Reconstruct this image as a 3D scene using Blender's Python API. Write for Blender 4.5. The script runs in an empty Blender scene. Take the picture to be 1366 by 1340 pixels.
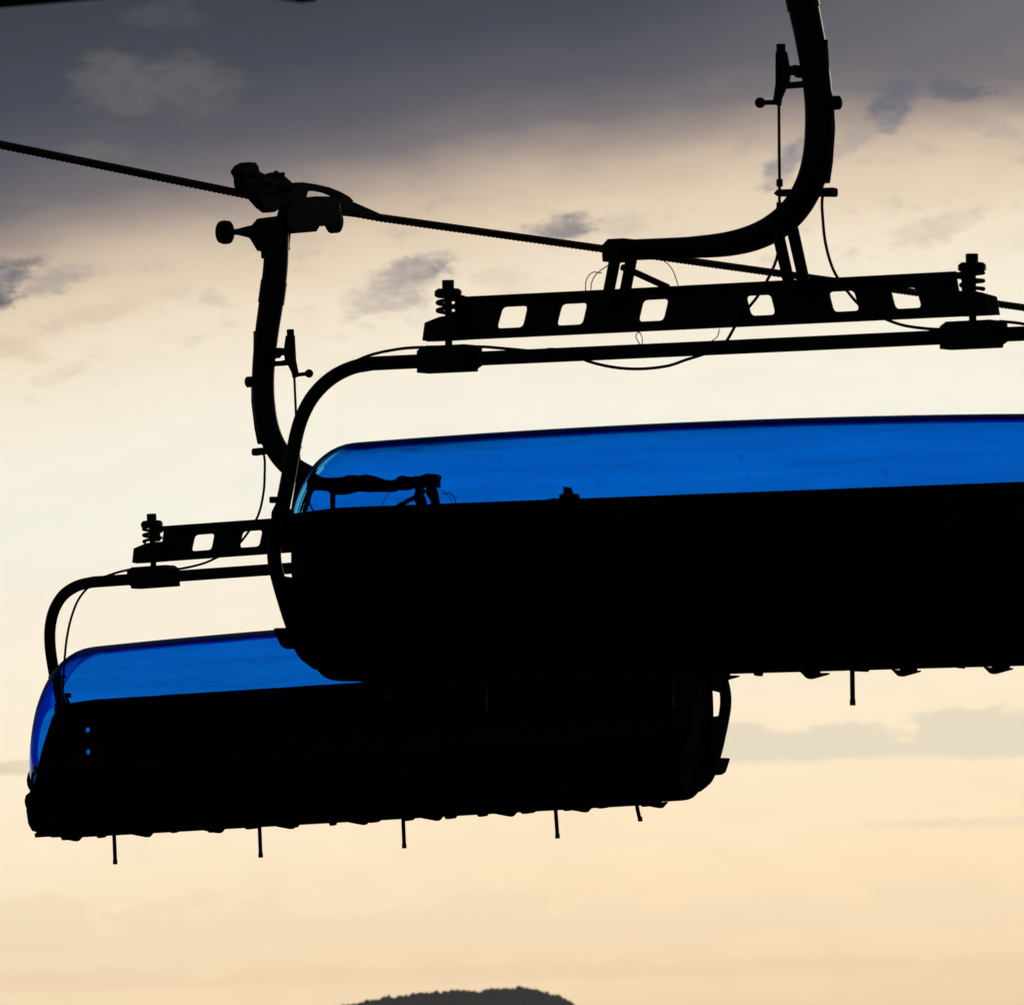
import bpy, bmesh, math, random
from mathutils import Vector, Matrix, noise

random.seed(7)
R = math.radians
S = bpy.context.scene
COL = S.collection

# ------------------------------------------------------------------ helpers
def lin(r, g, b):
    f = lambda c: (c / 255 / 12.92) if c / 255 <= .04045 else ((c / 255 + .055) / 1.055) ** 2.4
    return (f(r), f(g), f(b), 1.0)

def mat_metal(name, base, rough=.55, metallic=0.0, scale=9.0, spec=.3):
    """painted or galvanised steel with procedural grime in colour and roughness"""
    m = bpy.data.materials.new(name); m.use_nodes = True
    nt = m.node_tree; b = nt.nodes['Principled BSDF']
    tc = nt.nodes.new('ShaderNodeTexCoord')
    n = nt.nodes.new('ShaderNodeTexNoise'); n.inputs['Scale'].default_value = scale; n.inputs['Detail'].default_value = 6
    r = nt.nodes.new('ShaderNodeValToRGB')
    r.color_ramp.elements[0].position = .35; r.color_ramp.elements[1].position = .7
    r.color_ramp.elements[0].color = tuple(c * .75 for c in base) + (1,)
    r.color_ramp.elements[1].color = tuple(c * 1.25 for c in base) + (1,)
    nt.links.new(tc.outputs['Object'], n.inputs['Vector'])
    nt.links.new(n.outputs['Fac'], r.inputs['Fac'])
    nt.links.new(r.outputs['Color'], b.inputs['Base Color'])
    mr = nt.nodes.new('ShaderNodeMapRange')
    mr.inputs['To Min'].default_value = rough - .1; mr.inputs['To Max'].default_value = rough + .15
    nt.links.new(n.outputs['Fac'], mr.inputs['Value']); nt.links.new(mr.outputs['Result'], b.inputs['Roughness'])
    b.inputs['Metallic'].default_value = metallic
    b.inputs['Specular IOR Level'].default_value = spec
    bp = nt.nodes.new('ShaderNodeBump'); bp.inputs['Strength'].default_value = .15; bp.inputs['Distance'].default_value = .002
    nt.links.new(n.outputs['Fac'], bp.inputs['Height']); nt.links.new(bp.outputs['Normal'], b.inputs['Normal'])
    return m

M = {}
M['steel'] = mat_metal('black painted steel', (.016, .016, .018))
M['arm'] = mat_metal('dark hanger steel', (.016, .017, .020), .45)
M['rubber'] = mat_metal('black rubber', (.012, .012, .012), .8, 0, 20, .15)
M['leather'] = mat_metal('black upholstery', (.012, .012, .013), .7, 0, 30, .2)
M['shell'] = mat_metal('black moulded shell', (.010, .011, .013), .6, 0, 6, .2)
M['wire'] = mat_metal('dark wire rope', (.02, .019, .018), .6, 0, 40, .25)
M['roof'] = mat_metal('dark roof steel', (.018, .018, .02), .6)

def mat_bubble(wavy, name, c0=(.0004, .090, .56, 1), c1=(.0008, .128, .72, 1)):
    m = bpy.data.materials.new(name); m.use_nodes = True
    nt = m.node_tree; b = nt.nodes['Principled BSDF']
    b.inputs['Transmission Weight'].default_value = 1.0
    b.inputs['IOR'].default_value = 1.25; b.inputs['Specular IOR Level'].default_value = .35
    b.inputs['Roughness'].default_value = 0.0
    tc = nt.nodes.new('ShaderNodeTexCoord')
    # faint smears and scratches in the tint
    mp = nt.nodes.new('ShaderNodeMapping'); mp.inputs['Scale'].default_value = (.30, 2.0, 5.0)
    n = nt.nodes.new('ShaderNodeTexNoise'); n.inputs['Scale'].default_value = 3.0; n.inputs['Detail'].default_value = 8; n.inputs['Roughness'].default_value = .66
    r = nt.nodes.new('ShaderNodeValToRGB')
    r.color_ramp.elements[0].position = .32; r.color_ramp.elements[1].position = .62
    r.color_ramp.elements[0].color = c0
    r.color_ramp.elements[1].color = c1
    # a few small dark specks of dirt
    v = nt.nodes.new('ShaderNodeTexNoise'); v.inputs['Scale'].default_value = 11; v.inputs['Detail'].default_value = 3
    vr = nt.nodes.new('ShaderNodeMapRange'); vr.inputs['From Min'].default_value = .66; vr.inputs['From Max'].default_value = .76
    vr.inputs['To Min'].default_value = 1; vr.inputs['To Max'].default_value = .75
    mx = nt.nodes.new('ShaderNodeMix'); mx.data_type = 'RGBA'; mx.blend_type = 'MULTIPLY'; mx.inputs['Factor'].default_value = 1
    nt.links.new(tc.outputs['Object'], mp.inputs['Vector']); nt.links.new(mp.outputs['Vector'], n.inputs['Vector'])
    nt.links.new(tc.outputs['Object'], v.inputs['Vector'])
    nt.links.new(n.outputs['Fac'], r.inputs['Fac'])
    nt.links.new(v.outputs['Fac'], vr.inputs['Value'])
    nt.links.new(r.outputs['Color'], mx.inputs['A']); nt.links.new(vr.outputs['Result'], mx.inputs['B'])
    nt.links.new(mx.outputs['Result'], b.inputs['Base Color'])
    # slightly wavy formed sheet
    w = nt.nodes.new('ShaderNodeTexNoise'); w.inputs['Scale'].default_value = 4; w.inputs['Detail'].default_value = 2
    bp = nt.nodes.new('ShaderNodeBump'); bp.inputs['Strength'].default_value = 1 if wavy else .02; bp.inputs['Distance'].default_value = .0014
    nt.links.new(tc.outputs['Object'], w.inputs['Vector'])
    nt.links.new(w.outputs['Fac'], bp.inputs['Height']); nt.links.new(bp.outputs['Normal'], b.inputs['Normal'])
    return m
M['bubble'] = mat_bubble(True, 'blue tinted polycarbonate, formed face'); M['bubble_in'] = mat_bubble(False, 'blue tinted polycarbonate, inner face'); M['end_piece'] = mat_bubble(False, 'lighter blue end piece', (.045, .37, .85, 1), (.055, .41, .88, 1))

def obj(name, bm, mat, parent=None, smooth=False, bevel=0.0, recalc=True):
    if recalc: bmesh.ops.recalc_face_normals(bm, faces=bm.faces[:])
    me = bpy.data.meshes.new(name); bm.to_mesh(me); bm.free()
    me.materials.append(mat)
    o = bpy.data.objects.new(name, me); COL.objects.link(o)
    if parent is not None: o.parent = parent
    if smooth:
        for p in me.polygons: p.use_smooth = True
    if bevel:
        md = o.modifiers.new('bevel', 'BEVEL'); md.width = bevel; md.segments = 2; md.limit_method = 'ANGLE'; md.angle_limit = R(40)
    return o

def add_box(bm, lo, hi):
    x0, y0, z0 = lo; x1, y1, z1 = hi
    v = [bm.verts.new(p) for p in ((x0,y0,z0),(x1,y0,z0),(x1,y1,z0),(x0,y1,z0),(x0,y0,z1),(x1,y0,z1),(x1,y1,z1),(x0,y1,z1))]
    for f in ((0,1,2,3),(4,5,6,7),(0,1,5,4),(1,2,6,5),(2,3,7,6),(3,0,4,7)):
        bm.faces.new([v[i] for i in f])

def add_prism(bm, pts, axis, a, b):
    """closed outline pts extruded from a to b along 'X' (pts are Y,Z) or 'Y' (pts are X,Z)"""
    mk = (lambda p, t: (t, p[0], p[1])) if axis == 'X' else (lambda p, t: (p[0], t, p[1]))
    A = [bm.verts.new(mk(p, a)) for p in pts]; B = [bm.verts.new(mk(p, b)) for p in pts]
    n = len(pts)
    bm.faces.new(A); bm.faces.new(B[::-1])
    for i in range(n): bm.faces.new((A[i], B[i], B[(i+1) % n], A[(i+1) % n]))

def spline(pts, n=8):
    """Catmull-Rom through pts"""
    P = [Vector(p) for p in pts]; out = []
    for i in range(len(P) - 1):
        p0 = P[i-1] if i else P[0] * 2 - P[1]; p1 = P[i]; p2 = P[i+1]; p3 = P[i+2] if i + 2 < len(P) else P[-1] * 2 - P[-2]
        for k in range(n):
            t = k / n
            out.append(.5 * ((2*p1) + (p2-p0)*t + (2*p0-5*p1+4*p2-p3)*t*t + (3*p1-p0-3*p2+p3)*t**3))
    out.append(P[-1]); return out

def add_tube(bm, pts, rad, seg=12):
    P = [Vector(p) for p in pts]
    rs = rad if isinstance(rad, (list, tuple)) else [rad] * len(P)
    rings = []; nrm = None
    for i, p in enumerate(P):
        t = (P[min(i+1, len(P)-1)] - P[max(i-1, 0)]).normalized()
        if nrm is None:
            nrm = t.orthogonal().normalized()
        nrm = (nrm - t * nrm.dot(t)).normalized(); bi = t.cross(nrm)
        rings.append([bm.verts.new(p + (nrm * math.cos(a) + bi * math.sin(a)) * rs[i]) for a in (2*math.pi*k/seg for k in range(seg))])
    for a, b in zip(rings, rings[1:]):
        for k in range(seg): bm.faces.new((a[k], a[(k+1) % seg], b[(k+1) % seg], b[k]))
    bm.faces.new(rings[0][::-1]); bm.faces.new(rings[-1])

def XZ(l, y=0.0): return [(a, y, b) for a, b in l]

def empty(name, loc=(0,0,0)):
    o = bpy.data.objects.new(name, None); COL.objects.link(o); o.location = loc; o.empty_display_size = .3
    return o

def tag(o, label=None, cat=None, group=None, kind=None):
    if label: o['label'] = label
    if cat: o['category'] = cat
    if group: o['group'] = group
    if kind: o['kind'] = kind
    return o

# ------------------------------------------------------------------ the chair
# local axes: X along the crossbeam, Y the way the riders face, Z up; origin at the middle of the crossbeam
def make_chair():
    root = empty('chairlift_chair')

    # hanger arm: one bent tube from the grip down to the middle of the chair
    path = [(-.43,.246),(-.2,.244),(0,.244),(.13,.252),(.24,.274),(.34,.315),(.425,.38),(.49,.47),(.528,.58),(.542,.70),(.540,.84),(.513,1.03),(.470,1.235),(.440,1.40),(.425,1.58)]
    pr = spline(XZ(path), 6); n = len(pr)
    zs = [p.z for p in pr]
    def rad(p):
        if p.z < .30: return .044 + .012 * max(0, (p.x + .1) / .35)
        return .059 + .006 * min(1, max(0, (p.z - .85) / .4))
    bm = bmesh.new(); add_tube(bm, pr, [min(.065, rad(p)) for p in pr], 20)
    arm = obj('hanger_arm', bm, M['arm'], root, True)
    md = arm.modifiers.new('edge', 'EDGE_SPLIT'); md.split_angle = R(50)
    bm = bmesh.new()                                       # end plate of the arm
    add_prism(bm, [(-.466,.198),(-.470,.266),(-.440,.292),(-.36,.292),(-.36,.198)], 'Y', -.055, .055)
    obj('end_plate', bm, M['arm'], arm, False, .004)
    for z0, z1, r in ((1.19, 1.31, .069), (1.075, 1.09, .066)):
        f = lambda z: next(p for p in pr if p.z >= z)
        bm = bmesh.new(); a, b = f(z0), f(z1)
        add_tube(bm, [a, a.lerp(b, .5), b], r, 20); obj('sleeve', bm, M['arm'], arm, True).modifiers.new('edge', 'EDGE_SPLIT').split_angle = R(50)

    # emergency lever assembly on the inner side of the arm
    bm = bmesh.new()
    add_prism(bm, [(.347,1.03),(.390,1.03),(.402,.972),(.405,.93),(.400,.90),(.383,.874),(.364,.836),(.358,.805),(.330,.818),(.345,.899)], 'Y', -.014, .014)
    add_prism(bm, [(.398,.965),(.437,.972),(.53,.955),(.53,.915),(.44,.918),(.43,.93),(.398,.93)], 'Y', -.012, .012)
    add_prism(bm, [(.385,.902),(.40,.906),(.425,.902),(.53,.905),(.53,.878),(.43,.876),(.384,.876)], 'Y', -.012, .012)
    add_tube(bm, XZ([(.367,1.02),(.367,1.062)]), .020, 10)
    lev = obj('release_lever', bm, M['steel'], root, False, .003)
    bm = bmesh.new(); add_tube(bm, XZ([(.355,.822),(.275,.825)]), .0105, 8)
    bmesh.ops.create_uvsphere(bm, u_segments=14, v_segments=8, radius=.0225, matrix=Matrix.Translation((.265,0,.825)))
    obj('ball_knob', bm, M['rubber'], lev, True)
    bm = bmesh.new(); add_tube(bm, XZ([(.354,.81),(.353,.65),(.353,.49),(.351,.40)]), .0065, 8)
    add_tube(bm, XZ([(.353,.505),(.353,.475)]), .014, 8); add_tube(bm, XZ([(.35,.41),(.349,.385)]), .012, 8)
    obj('control_wire', bm, M['wire'], lev, True)
    # outer strip, knob and bracket
    bm = bmesh.new()
    add_prism(bm, [(.50,1.05),(.578,1.055),(.582,1.03),(.588,.90),(.606,.80),(.610,.70),(.597,.56),(.582,.478),(.50,.478),(.53,.6),(.52,.9)], 'Y', -.018, .018)
    add_tube(bm, XZ([(.577,1.035),(.577,1.068)]), .012, 8)
    obj('guide_strip', bm, M['steel'], root, False, .003)
    bm = bmesh.new(); add_tube(bm, XZ([(.58,.806),(.604,.806),(.607,.806),(.637,.806),(.642,.806)]), [.014,.014,.029,.029,.022], 14)
    obj('knob', bm, M['rubber'], root, True)
    bm = bmesh.new(); add_prism(bm, [(.333,.446),(.35,.434),(.61,.420),(.618,.426),(.618,.452),(.61,.458),(.35,.462)], 'Y', -.02, .02)
    obj('cable_bracket', bm, M['steel'], root, False, .003)

    # four struts and a brace down to the crossbeam
    for sx in (-1, 1):
        for y in (-.066, .066):
            bm = bmesh.new()
            add_prism(bm, [(sx*.346,.31),(sx*.398,.31),(sx*.466,.02),(sx*.417,.02)] if sx > 0 else [(sx*.352,.285),(sx*.404,.285),(sx*.466,.02),(sx*.417,.02)], 'Y', y - .008, y + .008)
            obj('strut', bm, M['steel'], root, False, .002)
    bm = bmesh.new(); add_tube(bm, [(-.42,.03,.178),(-.35,.03,.150),(-.20,.03,.084)], .014, 10)
    obj('brace', bm, M['steel'], root, True)

    # crossbeam: pierced web with narrow flanges
    holes = []
    for bl, br, tl, tr in ((-1.013,-.882,-.983,-.857), (-.722,-.593,-.694,-.568), (-.327,-.203,-.302,-.178)):
        holes.append([(bl,-.054),(br,-.054),(tr,.034),(tl,.034)])
        holes.append([(-br+.008,-.052),(-bl+.002,-.052),(-tl+.006,.031),(-tr+.010,.031)])
    outline = [(-1.353,-.096),(-1.340,-.016),(-1.262,.006),(-1.185,.010),(-1.185,.078),(-1.172,.084),(1.172,.090),(1.172,.084),(1.185,.010),(1.262,.006),(1.340,-.016),(1.353,-.096)]
    def rounded(q, r=.02):
        out = []
        for i in range(4):
            p = Vector(q[i]); a = (Vector(q[i-1]) - p).normalized(); b = (Vector(q[(i+1) % 4]) - p).normalized()
            for k in range(5):
                t = k / 4; s = p + a * r * (1-t)**2 + b * r * t**2
                out.append((s.x, s.y))
        return out
    bm = bmesh.new()
    from mathutils.geometry import tessellate_polygon
    loops = [outline] + [rounded(h) for h in holes]
    flat = [p for l in loops for p in l]
    tris = tessellate_polygon([[Vector((x, z, 0)) for x, z in l] for l in loops])
    for y in (-.006, .006):
        vs = [bm.verts.new((x, y, z)) for x, z in flat]
        for t in tris:
            try: bm.faces.new([vs[i] for i in t])
            except ValueError: pass
        if y < 0: va = vs
    k = 0
    for l in loops:
        m_ = len(l)
        for i in range(m_):
            bm.faces.new((va[k+i], va[k+(i+1) % m_], vs[k+(i+1) % m_], vs[k+i]))
        k += m_
    beam = obj('crossbeam', bm, M['steel'], root)
    for z0, z1 in ((.072, .084), (-.094, -.082)):
        bm = bmesh.new(); add_box(bm, (-1.16, -.030, z0), (1.16, -.0065, z1)); add_box(bm, (-1.16, .0065, z0), (1.16, .030, z1))
        obj('flange', bm, M['steel'], beam)
    # end blocks that carry the springs
    for s in (-1, 1):
        bm = bmesh.new()
        add_prism(bm, [(s*1.350,-.094),(s*1.337,-.018),(s*1.262,.004),(s*1.187,.008),(s*1.187,-.094)], 'Y', -.05, .05)
        obj('end_block', bm, M['steel'], beam, False, .004)
        bm = bmesh.new()
        add_box(bm, (min(s*1.19, s*1.226), .012, .011), (max(s*1.19, s*1.226), .045, .094)); add_box(bm, (min(s*1.16, s*1.19), .012, .06), (max(s*1.16, s*1.19), .045, .088))
        obj('spring_bracket', bm, M['steel'], beam, False, .003)
        x = s * 1.248
        bm = bmesh.new()
        pts = [Vector((x + .046*math.cos(a), .046*math.sin(a), .012 + .072*a/(2*math.pi*2.2))) for a in [2*math.pi*2.2*i/60 for i in range(61)]]
        add_tube(bm, pts, .0085, 8)
        sp = obj('suspension_spring', bm, M['steel'], root, True)
        bm = bmesh.new()
        add_tube(bm, [(x,0,-.125),(x,0,-.095),(x,0,.09)], .016, 12)
        add_tube(bm, [(x,0,.118),(x,0,.158)], .026, 14)
        obj('spring_bolt', bm, M['steel'], sp, True).modifiers.new('e', 'EDGE_SPLIT').split_angle = R(50)
        bm = bmesh.new(); add_tube(bm, [(x,0,.084),(x,0,.092),(x,0,.112),(x,0,.122)], [.044,.058,.058,.046], 16)
        obj('spring_cap', bm, M['steel'], sp, True).modifiers.new('e', 'EDGE_SPLIT').split_angle = R(50)

    # carrying tube: across the top, round the corners, back behind the seats and under
    def side(s):
        c = []
        d = [(s*1.62,0,-.1765),(s*1.72,-.006,-.190),(s*1.815,-.020,-.231),(s*1.888,-.043,-.300),(s*1.932,-.066,-.385),(s*1.952,-.088,-.475),(s*1.958,-.112,-.57),(s*1.96,-.150,-.69),(s*1.96,-.205,-.83),(s*1.96,-.25,-.93),(s*1.96,-.256,-1.0),(s*1.96,-.232,-1.07),(s*1.96,-.18,-1.17),(s*1.96,-.12,-1.27),(s*1.95,-.05,-1.38),(s*1.93,.03,-1.43)]
        return c, spline(d, 4)
    cl, dl = side(-1); cr, dr = side(1)
    full = list(reversed([tuple(p) for p in dl])) + list(reversed(cl)) + [(-1.0,0,-.1765),(0,0,-.177),(1.0,0,-.1765)] + cr + [tuple(p) for p in dr]
    bm = bmesh.new(); add_tube(bm, full, .030, 16)
    obj('frame_tube', bm, M['steel'], root, True)
    for s in (-1, 1):
        x = s * 1.248
        bm = bmesh.new()
        add_prism(bm, [(x-.130,-.228),(x+.115,-.228),(x+.115,-.215),(x+.136,-.205),(x+.136,-.128),(x+.105,-.116),(x-.10,-.116),(x-.130,-.135)], 'Y', -.05, .05)
        obj('tube_clamp', bm, M['steel'], root, False, .005)
        bm = bmesh.new()   # bracket tying the tube to the seat shell
        add_prism(bm, [(-.235,-.755),(-.12,-.79),(-.115,-.94),(-.27,-.955),(-.285,-.90),(-.275,-.80)], 'X', s*1.945, s*1.962)
        add_prism(bm, [(-.245,-1.065),(-.12,-1.075),(-.02,-1.39),(-.07,-1.36),(-.13,-1.28),(-.20,-1.17)], 'X', s*1.935, s*1.958)
        add_box(bm, (s*1.945, -.275, -.762), (s*1.972, -.18, -.735))
        obj('seat_bracket', bm, M['steel'], root, False, .003)
        bm = bmesh.new()   # rubber buffer at the lower end of the tube
        add_prism(bm, [(-.225,-1.285),(-.05,-1.285),(-.05,-1.37),(-.13,-1.372),(-.165,-1.36),(-.19,-1.33)], 'X', s*1.915, s*1.995)
        obj('bumper', bm, M['rubber'], root, False, .01)

    # cables
    def cable(pts, r=.006):
        bm = bmesh.new(); add_tube(bm, spline(pts, 6), r, 8); obj('cable', bm, M['wire'], root, True)
    cable([(.570,-.02,.44),(.569,-.03,.400),(.571,-.03,.338),(.583,-.03,.229),(.624,-.036,.113),(.682,-.012,.018),(.741,.012,-.046),(.859,.036,-.103),(.96,.03,-.128),(1.10,.03,-.143),(1.25,.03,-.14)], .0065)
    cable([(.349,.02,.404),(.326,.03,.287),(.314,.036,.179),(.248,.012,.043),(.168,-.020,-.062),(.067,.03,-.157),(-.02,.03,-.195),(-.101,.0,-.221),(-.191,0,-.243),(-.317,0,-.250),(-.443,0,-.239),(-.569,0,-.209),(-.659,0,-.168),(-.76,.02,-.15),(-.834,.02,-.155),(-.987,.02,-.138),(-1.118,.02,-.125),(-1.372,.02,-.116)], .0065)
    for s in (-1, 1):
        if s > 0: cable([(1.372,0,-.122),(1.483,0,-.138),(1.60,.01,-.175),(1.69,.02,-.25),(1.745,.02,-.345),(1.78,.02,-.455),(1.80,.02,-.57),(1.815,.02,-.70),(1.82,.02,-.83)], .0065)
        else: cable([(-1.372,0,-.118),(-1.483,0,-.120),(-1.612,-.005,-.137),(-1.706,-.01,-.165),(-1.80,-.03,-.206),(-1.90,-.055,-.29),(-1.955,-.075,-.40),(-1.985,-.10,-.52),(-1.99,-.16,-.70),(-1.99,-.23,-.88)], .0065)
        bm = bmesh.new()
        add_tube(bm, [(s*1.84,.02,-.66),(s*1.84,.02,-.80)], .012, 8)
        add_box(bm, (s*1.80 if s > 0 else -1.90, .012, -.672), (s*1.90 if s > 0 else -1.80, .028, -.655))
        add_box(bm, (s*1.825 if s > 0 else -1.855, .005, -.86), (s*1.825+.03 if s > 0 else -1.825, .035, -.79))
        obj('bubble_actuator', bm, M['steel'], root)
    for pts in ([(-.50,0,.155),(-.545,0,.16),(-.575,0,.13),(-.58,0,.085)], [(-.47,.01,.19),(-.53,.01,.155),(-.555,.01,.12),(-.56,.01,.084)], [(-.32,0,-.15),(-.34,0,-.115),(-.325,0,-.098),(-.31,0,-.12),(-.31,0,-.15)], [(.06,0,-.10),(.05,0,-.13),(.02,0,-.15)], [(-.28,.01,.21),(-.22,.01,.20),(-.17,.01,.16),(-.14,.01,.09)]):
        bm = bmesh.new(); add_tube(bm, spline(pts, 5), .0022, 6); obj('cable_tie', bm, M['wire'], root, True)

    # seat shell: one moulded sheet behind and under the eight seats; two narrow slots at each end
    prof = spline([(0,-.13,-.785),(0,-.137,-.93),(0,-.135,-1.07),(0,-.105,-1.24),(0,-.045,-1.36),(0,.04,-1.44),(0,.15,-1.487),(0,.30,-1.495)], 6)
    xs = [-1.945,-1.785,-1.752,-1.70,-1.2,-.6,0,.6,1.2,1.70,1.752,1.785,1.945]
    def xin(x, p):      # lower edge tucks in towards the ends
        k = min(1, max(0, (p.y - .11) / .19)); return x * (1 - .07*k*k) if abs(x) > 1.8 else x
    def ztop(x, p): # the top edge drops at both ends
        return p.z - .018 * max(0, (abs(x) - 1.72) / .22) * max(0, (p.z + .95) / .165)
    bm = bmesh.new(); grid = [[bm.verts.new((xin(x, p), p.y, ztop(x, p))) for x in xs] for p in prof]
    for i in range(len(prof) - 1):
        for j in range(len(xs) - 1):
            slot = j == len(xs) - 3 and i in (6, 11)
            if not slot: bm.faces.new((grid[i][j], grid[i][j+1], grid[i+1][j+1], grid[i+1][j]))
    sh = obj('back_shell', bm, M['shell'], root, True)
    md = sh.modifiers.new('thick', 'SOLIDIFY'); md.thickness = .02; md.offset = 0
    for s in (-1, 1):
        bm = bmesh.new()
        add_prism(bm, [(-.135,-.80),(-.147,-.93),(-.146,-1.07),(-.13,-1.17),(-.107,-1.25),(-.078,-1.32),(-.03,-1.380),(.03,-1.428),(.09,-1.460),(.14,-1.474),(.19,-1.468),(.225,-1.43),(.24,-1.36),(.225,-1.29),(.165,-1.22),(.06,-1.03),(-.05,-.87)], 'X', s*1.905, s*1.94)
        obj('side_panel', bm, M['shell'], root, False, .008)
    pitch = .431
    for i in range(8):
        xc = (i - 3.5) * pitch
        bm = bmesh.new()
        add_prism(bm, [(-.115,-.815),(-.05,-.83),(-.045,-1.0),(-.02,-1.2),(.02,-1.33),(-.04,-1.34),(-.085,-1.24),(-.118,-1.07)], 'X', xc-.202, xc+.202)
        obj('backrest', bm, M['leather'], root, True, .018)
        bm = bmesh.new()
        add_prism(bm, [(.03,-1.37),(.10,-1.385),(.30,-1.375),(.40,-1.40),(.425,-1.44),(.40,-1.482),(.16,-1.475),(.05,-1.42)], 'X', xc-.202, xc+.202)
        obj('seat', bm, M['leather'], root, True, .018)
    # under the seats: the bearer rail, small stops, hanging rods
    bm = bmesh.new(); add_box(bm, (-1.76, .10, -1.512), (1.76, .17, -1.498)); add_box(bm, (-1.72, .31, -1.512), (1.72, .36, -1.485))
    obj('seat_rail', bm, M['steel'], root, False, .003)
    rr = random.Random(3)
    for i in range(9):
        x = (i - 4) * pitch - .165
        bm = bmesh.new()
        add_prism(bm, [(x-.060,-1.510),(x-.030,-1.537),(x-.018,-1.541),(x+.060,-1.524),(x+.066,-1.517),(x+.03,-1.516),(x-.02,-1.514)], 'Y', .38, .42)
        add_box(bm, (x-.022, .385, -1.53), (x+.022, .415, -1.475))
        obj('seat_stop', bm, M['rubber'], root, False, .003)
    for i in range(16):
        x = -1.72 + i * .229 + rr.uniform(-.03, .03); w = rr.uniform(.015, .045); z = -1.512 - rr.uniform(.004, .016)
        bm = bmesh.new(); add_prism(bm, [(x-w,-1.508),(x-w*.5,z),(x+w*.6,z-.003),(x+w,-1.508)], 'Y', .20, .24)
        obj('bolt_head', bm, M['steel'], root)
    for x, z, l in ((1.55,-1.655,0), (.668,-1.662,0), (-.19,-1.655,0), (-1.092,-1.648,.004), (-1.575,-1.585,.012)):
        bm = bmesh.new(); add_tube(bm, spline([(x+l*1.6,0,-1.47),(x+l,0,-1.53),(x,0,z)], 5), .0105, 8)
        add_tube(bm, [(x,0,z-.004),(x,0,z+.02)], .0125, 8)
        obj('hanging_rod', bm, M['rubber'], root, True)

    # tinted bubble: front sheet wrapped round the ends, open behind
    bp = spline([(0,-.152,-.520),(0,-.146,-.502),(0,-.11,-.487),(0,-.05,-.484),(0,.04,-.502),(0,.13,-.548),(0,.22,-.628),(0,.30,-.74),(0,.36,-.88),(0,.40,-1.02),(0,.42,-1.16),(0,.415,-1.29)], 5)
    py, pz = -.12, -1.0
    cols = [(0, 1)]
    for i in range(-14, 15): pass
    cl = []
    c0, rx = 1.66, .30
    for i in range(13): cl.append((c0 * i / 12, 1.0))
    for i in range(1, 13):
        a = math.pi/2 * .86 * i / 12; cl.append((c0 + rx*math.sin(a), .22 + .78*math.cos(a)))
    cols = [(-x, k) for x, k in reversed(cl[1:])] + cl
    bm = bmesh.new()
    grid = []
    for x, k in cols:
        bow = -.010 * x * x
        grid.append([bm.verts.new((x, py + (p.y - py)*k, pz + (p.z + bow*max(0,min(1,(p.z+1.2)/.5)) - pz)*k)) for p in bp])
    for a, b in zip(grid, grid[1:]):
        for i in range(len(bp) - 1):
            fc = bm.faces.new((a[i], a[i+1], b[i+1], b[i]))
            if max(abs(a[i].co.x), abs(b[i].co.x)) > 1.68 and fc.calc_center_median().y < -.04: fc.material_index = 3   # the returns at the ends are paler
    bub = obj('bubble_canopy', bm, M['bubble'], root, True)
    md = bub.modifiers.new('thick', 'SOLIDIFY'); md.thickness = .006; md.offset = -1; md.material_offset = 1; bub.data.materials.append(M['bubble_in']); [bub.data.materials.append(k) for k in (M['rubber'], M['end_piece'], M['end_piece'], M['rubber'])]; md.use_rim = False
    # lower rim bar with a rounded handle at each end
    low = [grid_ for grid_ in [(x, py + (bp[-1].y - py)*k, pz + (bp[-1].z - pz)*k) for x, k in cols]]
    bm = bmesh.new(); add_tube(bm, [p for p in low if abs(p[0]) < 1.95], .018, 10)
    obj('rim_bar', bm, M['rubber'], bub, True)
    for s in (-1, 1):
        bm = bmesh.new(); add_prism(bm, [(.15,-1.25),(.215,-1.275),(.235,-1.31),(.22,-1.35),(.14,-1.345)], 'X', s*1.90, s*1.955)
        obj('corner_handle', bm, M['rubber'], bub, False, .012)

    # grip on the rope
    g = X0 = .372
    bm = bmesh.new()
    add_prism(bm, [(.587,1.574),(.55,1.615),(.513,1.648),(.392,1.652),(.365,1.575),(.378,1.50),(.374,1.478),(.521,1.478),(.549,1.524),(.565,1.55)], 'Y', -.05, .05)
    add_tube(bm, XZ([(.45,1.44),(.45,1.49)]), .066, 16)
    grip = obj('grip', bm, M['steel'], root, False, .006)
    bm = bmesh.new()
    add_prism(bm, [(.06,1.645),(.02,1.712),(-.05,1.735),(-.50,1.748),(-.52,1.672),(-.40,1.622),(-.29,1.616),(-.25,1.582),(-.04,1.562),(.05,1.60)], 'X', X0-.045, X0+.02)
    obj('grip_body', bm, M['steel'], grip, False, .006)
    bm = bmesh.new(); add_tube(bm, XZ([(.54,1.58),(.60,1.588),(.66,1.592),(.72,1.593)]), [.045,.03,.017,.013], 12)
    ax = obj('roller_axle', bm, M['steel'], grip, True)
    bm = bmesh.new(); add_tube(bm, XZ([(.708,1.594),(.714,1.594),(.740,1.596),(.762,1.598),(.768,1.598)]), [.048,.060,.063,.058,.046], 20)
    obj('guide_roller', bm, M['rubber'], ax, True)
    bm = bmesh.new(); add_tube(bm, [(X0-.04,-.49,1.655),(X0-.03,-.49,1.655),(X0+.01,-.49,1.655),(X0+.02,-.49,1.655)], [.052,.066,.066,.052], 20)
    obj('running_roller', bm, M['rubber'], grip, True)
    bm = bmesh.new()
    add_prism(bm, [(.335,1.725),(.25,1.68),(.19,1.660),(.145,1.663),(.069,1.690),(-.10,1.72),(-.10,1.76),(.25,1.755),(.335,1.748)], 'X', X0-.03, X0+.03)
    obj('lower_jaw', bm, M['steel'], grip, False, .008)
    bm = bmesh.new()
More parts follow.
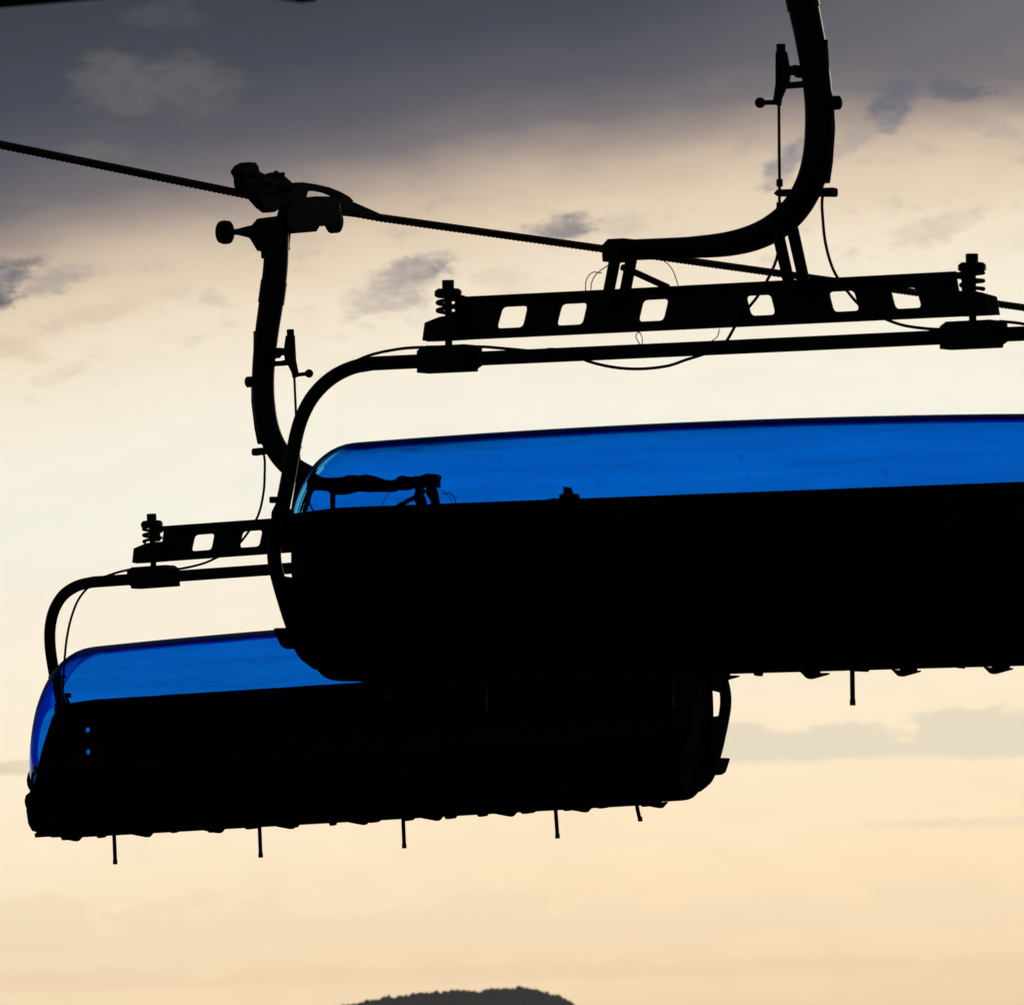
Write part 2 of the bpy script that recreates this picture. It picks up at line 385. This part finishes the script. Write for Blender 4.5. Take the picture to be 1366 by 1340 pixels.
    add_prism(bm, [(.498,1.857),(.475,1.872),(.448,1.892),(.40,1.908),(.330,1.910),(.305,1.895),(.295,1.868),(.21,1.848),(.177,1.846),(.16,1.79),(.10,1.755),(.44,1.752),(.462,1.79),(.462,1.825),(.475,1.838)], 'X', X0-.035, X0+.035)
    obj('spring_housing', bm, M['steel'], grip, False, .01)
    bm = bmesh.new()
    add_prism(bm, [(.20,1.842),(.14,1.868),(.089,1.877),(.05,1.868),(.02,1.858),(.012,1.846),(-.02,1.842),(-.05,1.825),(.05,1.79),(.18,1.80)], 'X', X0-.025, X0+.025)
    for p in ((.13,1.872),(.06,1.868)): add_tube(bm, [(X0-.03,p[0],p[1]-.02),(X0-.03,p[0]-.004,p[1]+.006)], .012, 8)
    add_tube(bm, [(X0,.02,1.852),(X0,-.03,1.846)], .010, 8)
    obj('adjuster', bm, M['steel'], grip, False, .003)
    for p in ((.36,1.84),(.21,1.80),(.0,1.79)):
        bm = bmesh.new(); add_tube(bm, [(X0-.06,p[0],p[1]),(X0+.055,p[0],p[1])], .016, 10); obj('bolt', bm, M['steel'], grip, False)
    bm = bmesh.new()
    add_prism(bm, [(.10,1.77),(.06,1.804),(-.05,1.828),(-.17,1.838),(-.30,1.836),(-.448,1.828),(-.56,1.812),(-.657,1.790),(-.70,1.766),(-.60,1.768),(-.50,1.787),(-.42,1.799),(-.33,1.803),(-.225,1.796),(-.205,1.77),(-.20,1.75),(0,1.74)], 'X', X0-.02, X0+.02)
    obj('grip_lever', bm, M['steel'], grip, False, .005)
    bm = bmesh.new()
    add_prism(bm, [(.05,1.715),(-.15,1.755),(-.30,1.772),(-.45,1.780),(-.58,1.775),(-.707,1.763),(-.86,1.738),(-1.006,1.713),(-1.006,1.69),(-.577,1.69),(-.2,1.70)], 'X', X0-.022, X0+.022)
    obj('upper_jaw', bm, M['steel'], grip, False, .006)
    return root

def place(o, loc, rows):
    X, Y, Z = (Vector(r) for r in rows)
    m = Matrix((X, Y, Z)).transposed()
    o.rotation_euler = m.to_euler(); o.location = loc
    return Matrix.Translation(loc) @ m.to_4x4()

def copy_tree(o, parent=None):
    c = o.copy(); COL.objects.link(c)
    if parent is not None: c.parent = parent
    for ch in [k for k in bpy.data.objects if k.parent == o]:
        copy_tree(ch, c)
    return c

near = make_chair()
far = copy_tree(near)
MN = place(near, (.8036, 43.6171, 4.8219), ((.85729,-.5148,.00513), (.51472,.85728,.01159), (-.01037,-.0073,.99992)))
MF = place(far, (-.7877, 54.6601, 4.4540), ((-.87386,.48468,-.03825), (-.48451,-.87467,-.01408), (-.04028,.00622,.99917)))
tag(near, 'larger nearer black chair with blue bubble, seen from behind and cut off at the right', 'chairlift chair', 'chairs of the lift')
tag(far, 'smaller farther chair seen whole with blue bubble, its grip clamped on the visible rope', 'chairlift chair', 'chairs of the lift')

# ------------------------------------------------------------------ haul ropes
def rope(name, pts, lay0, lay1):
    """pts: world polyline; strands are twisted between the distances lay0 and lay1, plain beyond"""
    P = [Vector(p) for p in pts]
    def at(s):
        for a, b in zip(P, P[1:]):
            d = (b - a).length
            if s <= d or b is P[-1]: return a + (b - a) * (s / d), (b - a).normalized()
            s -= d
    total = sum((b-a).length for a, b in zip(P, P[1:]))
    bm = bmesh.new()
    n = int((lay1 - lay0) / .022)
    for k in range(6):
        rings = []
        for i in range(n + 1):
            s = lay0 + (lay1 - lay0) * i / n
            c, t = at(s); u = t.cross(Vector((0,0,1))).normalized(); w = u.cross(t)
            a = 2*math.pi*(k/6 - s/.28)
            o = c + (u*math.cos(a) + w*math.sin(a)) * .0150
            rings.append([bm.verts.new(o + (u*math.cos(b) + w*math.sin(b)) * .0080) for b in [2*math.pi*j/6 for j in range(6)]])
        for A, B in zip(rings, rings[1:]):
            for j in range(6): bm.faces.new((A[j], A[(j+1) % 6], B[(j+1) % 6], B[j]))
    core = [at(total * i / 400)[0] for i in range(401)]
    add_tube(bm, core, .0115, 8)
    for a, b in ((0, lay0), (lay1, total)):
        if b - a > .1: add_tube(bm, [at(a + (b-a)*i/30)[0] for i in range(31)], .022, 8)
    return obj(name, bm, M['wire'], None, True, 0, False)
g = lambda y, z: MF @ Vector((.372, y, z))
L0, L1 = g(.40, 1.741), g(-1.0, 1.699)
dl = (g(2.804, 1.851) - g(.387, 1.740)).normalized()
dr = (g(-8.668, 1.594) - g(-1.017, 1.698)).normalized()
r1 = rope('haul_rope', [L0 + dl*45, L0, g(-.386,1.722), L1, L1 + dr*150], 28, 62)
tag(r1, 'twisted dark steel rope crossing the sky behind the nearer chair, held by the farther grip', 'rope')
h = lambda y, z: MN @ Vector((.372, y, z))
dn = (h(1,0) - h(0,0)); dn.z = 0; dn.normalize()
L0, L1 = h(.40, 1.741), h(-1.0, 1.699)
r2 = rope('haul_rope', [L1 - dn*30, L1, L0, L0 + dn*150], 22, 40)
tag(r2, 'dark steel rope above the picture that the larger nearer chair hangs from', 'rope')

# ------------------------------------------------------------------ station canopy over the viewer
can = empty('station_canopy', (-3.2, 21.9, 0))
tag(can, 'dark edge of a station canopy at the top left corner of the sky', 'canopy')
def wp(px, py, d=22.0):      # metres of the eave outline: image offsets measured at the eave's distance
    return ((px - 683) / 14122 * d + 3.2, 1.7 + (1417 - py) / 14122 * d)
E_ = [(-3.2+1.6,3.80),(wp(0,14)),(wp(165,0)),(wp(200,-4)),(wp(330,-4)),(wp(352,0)),(wp(402,7)),(wp(423,5)),(wp(423,-110)),(-1.6,4.05)]
bm = bmesh.new(); add_prism(bm, E_, 'Y', -.12, 0); obj('eave_beam', bm, M['roof'], can, False, .001)
bm = bmesh.new(); add_box(bm, (-1.6, -14, 4.07), (2.79, -.13, 4.25)); obj('roof_panel', bm, M['roof'], can, False, .02)
for y in (-13.0, -1.2):
    bm = bmesh.new(); add_tube(bm, [(-1.3,y,0),(-1.3,y,4.07)], .11, 16); add_box(bm, (-1.5,y-.2,0), (-1.1,y+.2,.03))
    obj('column', bm, M['roof'], can, True).modifiers.new('e', 'EDGE_SPLIT').split_angle = R(50)

# ------------------------------------------------------------------ ground, hill, forest
def mat_ground(name, c0, c1, scale):
    m = bpy.data.materials.new(name); m.use_nodes = True; nt = m.node_tree; b = nt.nodes['Principled BSDF']
    tc = nt.nodes.new('ShaderNodeTexCoord'); n = nt.nodes.new('ShaderNodeTexNoise'); n.inputs['Scale'].default_value = scale; n.inputs['Detail'].default_value = 8
    r = nt.nodes.new('ShaderNodeValToRGB'); r.color_ramp.elements[0].position = .3; r.color_ramp.elements[1].position = .7
    r.color_ramp.elements[0].color = c0 + (1,); r.color_ramp.elements[1].color = c1 + (1,)
    nt.links.new(tc.outputs['Object'], n.inputs['Vector']); nt.links.new(n.outputs['Fac'], r.inputs['Fac']); nt.links.new(r.outputs['Color'], b.inputs['Base Color'])
    b.inputs['Roughness'].default_value = .9; b.inputs['Specular IOR Level'].default_value = .1
    return m
M['grass'] = mat_ground('alpine meadow', (.025,.035,.014), (.05,.06,.025), .25)
M['wood'] = mat_ground('conifer forest', (.03,.04,.022), (.05,.06,.03), .02)

bm = bmesh.new()
xs = [-5900,-3000,-1000,-300,-100,-40,0,40,100,300,1000,3000,5900]; ys = [-180,-60,0,30,60,100,200,500,1500,4000,8000,11300]
gr = [[bm.verts.new((x, y, 0)) for x in xs] for y in ys]
for a, b in zip(gr, gr[1:]):
    for j in range(len(xs) - 1): bm.faces.new((a[j], a[j+1], b[j+1], b[j]))
tag(obj('ground', bm, M['grass']), kind='structure')

HD = 10000.0; pxm = HD / 14122
crest = [(-4000,0),(-250,4),(100,12),(200,21),(300,38),(400,56),(455,69),(510,79),(560,86),(610,89),(640,87),(655,90),(690,92.5),(715,89.5),(745,81),(768,69),(850,40),(950,18),(1200,6),(5000,0)]
def crest_h(x):
    p = x / pxm + 683
    for (a, ha), (b, hb) in zip(crest, crest[1:]):
        if a <= p <= b:
            t = (p - a) / (b - a); return (ha + (hb - ha) * t) * pxm
    return 0
def hill_h(x, y):
    d = (y - HD) / 330
    return (crest_h(x) + 1.7) * math.exp(-d*d) - .6 + 1.2 * noise.noise(Vector((x*.02, y*.02, 0)))
bm = bmesh.new(); nx, ny = 150, 50
gr = [[bm.verts.new(((i/nx - .5) * 1600, HD + (j/ny - .5) * 1600, hill_h((i/nx - .5) * 1600, HD + (j/ny - .5) * 1600))) for i in range(nx + 1)] for j in range(ny + 1)]
for a, b in zip(gr, gr[1:]):
    for i in range(nx): bm.faces.new((a[i], a[i+1], b[i+1], b[i]))
tag(obj('hill', bm, M['wood'], None, True), kind='structure')

bm = bmesh.new()
for i in range(4200):
    x = random.gauss(0, 150); y = HD + random.uniform(-420, 160) if i % 3 else HD + random.uniform(-40, 40)
    z = hill_h(x, y)
    if z < 4: continue
    if noise.noise(Vector((x*.05, y*.05, 3))) < -.18 and random.random() < .75: continue
    sc_ = 1 + .7 * noise.noise(Vector((x*.028, y*.028, 9)))
    w = random.uniform(1.8, 5.0) * sc_; hgt = random.uniform(3.5, 6.5) * sc_ * (1.15 if random.random() < .08 else 1)
    c = Vector((x, y, z))
    base = [bm.verts.new(c + Vector((math.cos(a)*w*random.uniform(.8,1.2), math.sin(a)*w*random.uniform(.8,1.2), -1))) for a in [2*math.pi*k/6 for k in range(6)]]
    mid = [bm.verts.new(c + Vector((math.cos(a)*w*random.uniform(.6,1.1), math.sin(a)*w*random.uniform(.6,1.1), hgt*random.uniform(.4,.6)))) for a in [2*math.pi*(k+.5)/6 for k in range(6)]]
    up_ = [bm.verts.new(c + Vector((math.cos(a)*w*.4, math.sin(a)*w*.4, hgt*random.uniform(.78,.9)))) for a in [2*math.pi*k/6 for k in range(6)]]
    tip = bm.verts.new(c + Vector((0, 0, hgt)))
    for A, B in ((base, mid), (mid, up_)):
        for k in range(6): bm.faces.new((A[k], A[(k+1) % 6], B[(k+1) % 6], B[k]))
    for k in range(6): bm.faces.new((up_[k], up_[(k+1) % 6], tip))
tag(obj('forest', bm, M['wood'], None, True), 'far dark wooded hilltop rising at the bottom edge of the sky', 'forest', kind='stuff')

# ------------------------------------------------------------------ haze
bm = bmesh.new(); add_box(bm, (-6000, -200, -1), (6000, 11500, 112))
hm = bpy.data.materials.new('evening haze'); hm.use_nodes = True; nt = hm.node_tree; nt.nodes.clear()
out = nt.nodes.new('ShaderNodeOutputMaterial'); pv = nt.nodes.new('ShaderNodeVolumePrincipled')
pv.inputs['Color'].default_value = (.80, .87, 1.0, 1); pv.inputs['Density'].default_value = 2.4e-5; pv.inputs['Anisotropy'].default_value = .6
nt.links.new(pv.outputs['Volume'], out.inputs['Volume'])
tag(obj('haze', bm, hm), kind='stuff')

# ------------------------------------------------------------------ sky
W = bpy.data.worlds.new('World'); S.world = W; W.use_nodes = True
nt = W.node_tree; nt.nodes.clear(); N = nt.nodes; Lk = nt.links
def mth(op, a, b=None, c=None, clamp=False):
    n = N.new('ShaderNodeMath'); n.operation = op; n.use_clamp = clamp
    for i, v in enumerate((a, b, c)):
        if v is None: continue
        if isinstance(v, (int, float)): n.inputs[i].default_value = v
        else: Lk.new(v, n.inputs[i])
    return n.outputs[0]
def mrange(v, a, b, c=0.0, d=1.0, kind='SMOOTHSTEP'):
    n = N.new('ShaderNodeMapRange'); n.interpolation_type = kind
    for k, x in (('From Min', a), ('From Max', b), ('To Min', c), ('To Max', d)): n.inputs[k].default_value = x
    Lk.new(v, n.inputs['Value']); return n.outputs['Result']
def mix(f, a, b, mode='MIX'):
    n = N.new('ShaderNodeMix'); n.data_type = 'RGBA'; n.blend_type = mode
    for s, v in (('Factor', f), ('A', a), ('B', b)):
        sock = [k for k in n.inputs if k.name == s and (k.type == 'RGBA' if s != 'Factor' else k.type == 'VALUE')][0]
        if isinstance(v, (int, float, tuple)): sock.default_value = v
        else: Lk.new(v, sock)
    return [k for k in n.outputs if k.type == 'RGBA'][0]
def nz(vec, scale, detail=5, rough=.55):
    n = N.new('ShaderNodeTexNoise'); n.inputs['Scale'].default_value = scale; n.inputs['Detail'].default_value = detail; n.inputs['Roughness'].default_value = rough
    Lk.new(vec, n.inputs['Vector']); return n.outputs['Fac']
def vec(x, y, z=0.0):
    n = N.new('ShaderNodeCombineXYZ')
    for i, v in enumerate((x, y, z)):
        if isinstance(v, (int, float)): n.inputs[i].default_value = v
        else: Lk.new(v, n.inputs[i])
    return n.outputs[0]
tc = N.new('ShaderNodeTexCoord'); sp = N.new('ShaderNodeSeparateXYZ'); Lk.new(tc.outputs['Generated'], sp.inputs[0])
DEG = 180 / math.pi
az = mth('MULTIPLY', mth('ARCTAN2', sp.outputs[0], sp.outputs[1]), DEG)      # degrees east of the view axis
el = mth('MULTIPLY', mth('ARCSINE', sp.outputs[2]), DEG)                     # degrees above the horizon
v1 = vec(az, mth('MULTIPLY', el, 2.4)); v2 = vec(mth('MULTIPLY', az, .8), el, 3.7)
n_big = nz(v2, .55, 3); n_mid = nz(v1, 1.1, 6, .6); n_fine = nz(v1, 4.2, 10, .72)
cn = lambda s, k: mth('MULTIPLY', mth('SUBTRACT', s, .5), k)
azc = mth('MAXIMUM', mth('MINIMUM', az, 8), -8)
T = mth('SUBTRACT', mth('SUBTRACT', el, mth('MULTIPLY', mth('MAXIMUM', azc, 0), .105)), mth('MULTIPLY', mth('MINIMUM', azc, 0), .165))
T = mth('ADD', T, cn(n_big, .30)); T = mth('ADD', T, cn(n_mid, .20))
ramp = N.new('ShaderNodeValToRGB'); cr = ramp.color_ramp
stops = [(-.4,(232,196,152)),(.30,(252,224,182)),(.75,(254,228,188)),(1.23,(254,232,196)),(1.94,(255,239,211)),(2.82,(254,244,224)),(3.3,(250,246,231)),(3.75,(251,244,226)),
         (4.28,(245,229,204)),(4.56,(228,208,182)),(4.75,(204,185,164)),(4.90,(162,147,140)),(5.05,(117,111,116)),(5.28,(86,87,99)),(5.6,(62,68,83)),(6.0,(50,57,72)),(10,(40,46,60))]
while len(cr.elements) < len(stops): cr.elements.new(.5)
for e_, (t, c) in zip(cr.elements, stops): e_.position = (t + .4) / 10.4; e_.color = lin(*c)
Lk.new(mth('DIVIDE', mth('ADD', T, .4), 10.4, None, True), ramp.inputs['Fac'])
sky = ramp.outputs['Color']
# the cloud sheet is thinner, so paler, towards the east
sky = mix(mth('MULTIPLY', mrange(az, .2, 3.4, 0, .75), mrange(T, 4.85, 5.3)), sky, lin(116, 113, 121))
n_wisp = nz(vec(mth('ADD', az, 11.0), mth('MULTIPLY', el, 1.6)), 6.5, 8, .7)
# cloud patches: azimuth, elevation, half-widths, tilt, colour, strength
def patch(sky, a, e, ra, re, tilt, col, k, ns=n_fine, amp=2.7, soft=.60):
    ct, st = math.cos(R(tilt)), math.sin(R(tilt))
    da = mth('SUBTRACT', az, a); de = mth('SUBTRACT', el, e)
    u = mth('DIVIDE', mth('ADD', mth('MULTIPLY', da, ct), mth('MULTIPLY', de, st)), ra)
    w = mth('DIVIDE', mth('SUBTRACT', mth('MULTIPLY', de, ct), mth('MULTIPLY', da, st)), re)
    d = mth('SQRT', mth('ADD', mth('MULTIPLY', u, u), mth('MULTIPLY', w, w)))
    d = mth('ADD', d, cn(ns, amp))
    f = mth('MULTIPLY', mrange(d, 1.0 + soft*.35, 1.0 - soft*.9, 0, k), mrange(n_wisp, .34, .60, .55, 1.0))
    return mix(f, sky, lin(*col))
sky = patch(sky, -2.12, 5.28, .30, .20, 0, (98, 96, 101), .85, amp=1.9)
sky = patch(sky, -1.72, 5.27, .28, .18, 0, (96, 94, 99), .8, amp=1.9)
sky = patch(sky, -2.28, 4.91, .22, .08, 0, (108, 104, 108), .6)
sky = patch(sky, -1.9, 5.66, .25, .08, 0, (78, 80, 90), .6)
sky = patch(sky, 2.08, 5.20, .20, .12, 50, (98, 103, 120), .85)
sky = patch(sky, 2.42, 5.26, .22, .07, 0, (95, 99, 114), .8)
sky = patch(sky, 2.62, 5.05, .22, .06, -15, (160, 152, 152), .4)
sky = patch(sky, 1.50, 4.88, .20, .08, 45, (138, 138, 146), .85)
sky = patch(sky, 1.85, 4.98, .24, .06, 30, (160, 152, 152), .5)
sky = patch(sky, 2.3, 4.50, .32, .08, 20, (208, 192, 174), .6)
sky = patch(sky, .27, 4.51, .23, .075, 5, (136, 131, 136), .9)
sky = patch(sky, .60, 4.53, .20, .06, 0, (196, 182, 168), .45)
sky = patch(sky, -.52, 4.27, .24, .10, 12, (142, 138, 142), .9)
sky = patch(sky, -.66, 4.17, .26, .15, 20, (190, 178, 168), .7)
sky = patch(sky, -.05, 4.23, .20, .07, 0, (208, 193, 176), .4)
sky = patch(sky, -2.82, 4.18, .26, .14, 25, (92, 96, 112), .95)
sky = patch(sky, -2.50, 4.22, .24, .07, 10, (168, 158, 152), .8)
sky = patch(sky, -2.2, 4.06, .40, .06, 15, (216, 198, 172), .6)
sky = patch(sky, -2.70, 3.86, .25, .07, -15, (222, 200, 172), .7)
sky = patch(sky, -2.45, 3.72, .20, .05, 20, (230, 212, 186), .6)
# curdled wisps along the lower edge of the dark sheet
wisp = nz(vec(mth('MULTIPLY', az, 1.0), mth('MULTIPLY', el, 1.9), 5.3), 3.0, 10, .68)
fw = mth('MULTIPLY', mrange(wisp, .54, .70, 0, .24), mth('MULTIPLY', mrange(T, 3.7, 4.3), mrange(T, 5.5, 4.9)))
sky = mix(fw, sky, lin(142, 134, 136))
# mottling of the thin bright sheet
mot = mth('ADD', cn(nz(vec(az, mth('MULTIPLY', el, 3.2), 8.1), 2.4, 7, .62), .11), 1.0)
sky = mix(1.0, sky, mot, 'MULTIPLY')
# low banks: flat bases, ragged tops
def bank(sky, a0, a1, e0, e1, col, k, slope=0.0, rag=.5, sc=1.5):
    d = mth('SUBTRACT', el, mth('MULTIPLY', mth('SUBTRACT', az, a0), slope))
    n2 = nz(vec(mth('MULTIPLY', az, sc), mth('MULTIPLY', el, sc * 1.9), e0 * 7), 1.6, 8, .6)
    h_ = mth('DIVIDE', mth('SUBTRACT', d, e0), e1 - e0)                     # 0 at the base, 1 at the nominal top
    t_ = mth('ADD', mth('SUBTRACT', 1.0, h_), cn(n2, rag * 6))
    f = mth('MULTIPLY', mrange(t_, -.06, .26), mrange(mth('ADD', h_, cn(n2, .5)), -.12, .16))
    f = mth('MULTIPLY', f, mth('MULTIPLY', mrange(az, a0 - .3, a0 + .4), mrange(az, a1 + .3, a1 - .4)))
    return mix(mth('MULTIPLY', f, k), sky, lin(*col))
sky = bank(sky, .4, 4.2, 1.60, 1.82, (230, 219, 196), .95, .02, .42, 1.1)
sky = bank(sky, -5.0, -2.45, 1.50, 1.62, (226, 206, 180), .85, .02, .3)
sky = bank(sky, 1.9, 3.4, 1.255, 1.31, (240, 221, 190), .8, .03, .3)
sky = bank(sky, -4.0, 5.0, .56, .82, (245, 223, 187), .65, .025, .55, 1.3)
sky = bank(sky, -4.0, 5.0, .36, .46, (246, 217, 178), .6, .02, .5, 1.2)
sky = mix(1.0, sky, mrange(el, 2.6, .2, 1.0, 1.16, 'LINEAR'), 'MULTIPLY')
# away from the afterglow the overcast is dark
off = mrange(mth('ABSOLUTE', az), 14, 60)
sky = mix(off, sky, lin(32, 36, 45))
sky = mix(mrange(el, 9, 30), sky, lin(28, 32, 41))
sky = mix(mrange(el, -.5, -3), sky, lin(24, 25, 24))
bg = N.new('ShaderNodeBackground'); Lk.new(sky, bg.inputs['Color']); bg.inputs['Strength'].default_value = 1.0
nish = N.new('ShaderNodeTexSky'); nish.sky_type = 'NISHITA'; nish.sun_disc = False
nish.sun_elevation = R(9.0); nish.sun_rotation = R(24.0)
bg2 = N.new('ShaderNodeBackground'); Lk.new(nish.outputs[0], bg2.inputs['Color']); bg2.inputs['Strength'].default_value = .05
mixs = N.new('ShaderNodeMixShader'); mixs.inputs[0].default_value = .97      # the cloud sheet covers nearly all of the clear sky
wo = N.new('ShaderNodeOutputWorld')
Lk.new(bg2.outputs[0], mixs.inputs[1]); Lk.new(bg.outputs[0], mixs.inputs[2]); Lk.new(mixs.outputs[0], wo.inputs['Surface'])

# one weak sun low behind the cloud, in front of the camera
sl = bpy.data.lights.new('sun', 'SUN'); sl.energy = .5; sl.angle = R(10); sl.color = (1, .86, .68)
so = bpy.data.objects.new('sun', sl); COL.objects.link(so); so.rotation_euler = (R(-81), 0, R(-24))

# ------------------------------------------------------------------ camera and output
cd = bpy.data.cameras.new('camera'); cam = bpy.data.objects.new('camera', cd); COL.objects.link(cam)
cam.location = (0, 0, 1.7); cam.rotation_euler = (R(90 + 3.02830), 0, 0)
cd.sensor_width = 36; cd.sensor_fit = 'HORIZONTAL'; cd.lens = 36 * 14121.8 / 1366
cd.clip_start = .5; cd.clip_end = 60000
cd.dof.use_dof = True; cd.dof.focus_distance = 54.0; cd.dof.aperture_fstop = 24
S.camera = cam
S.view_settings.view_transform = 'Standard'; S.view_settings.look = 'None'; S.view_settings.exposure = 0; S.view_settings.gamma = 1
S.cycles.transparent_max_bounces = 24; S.cycles.transmission_bounces = 20; S.cycles.max_bounces = 24; S.cycles.glossy_bounces = 6; S.cycles.diffuse_bounces = 3
S.cycles.volume_bounces = 0
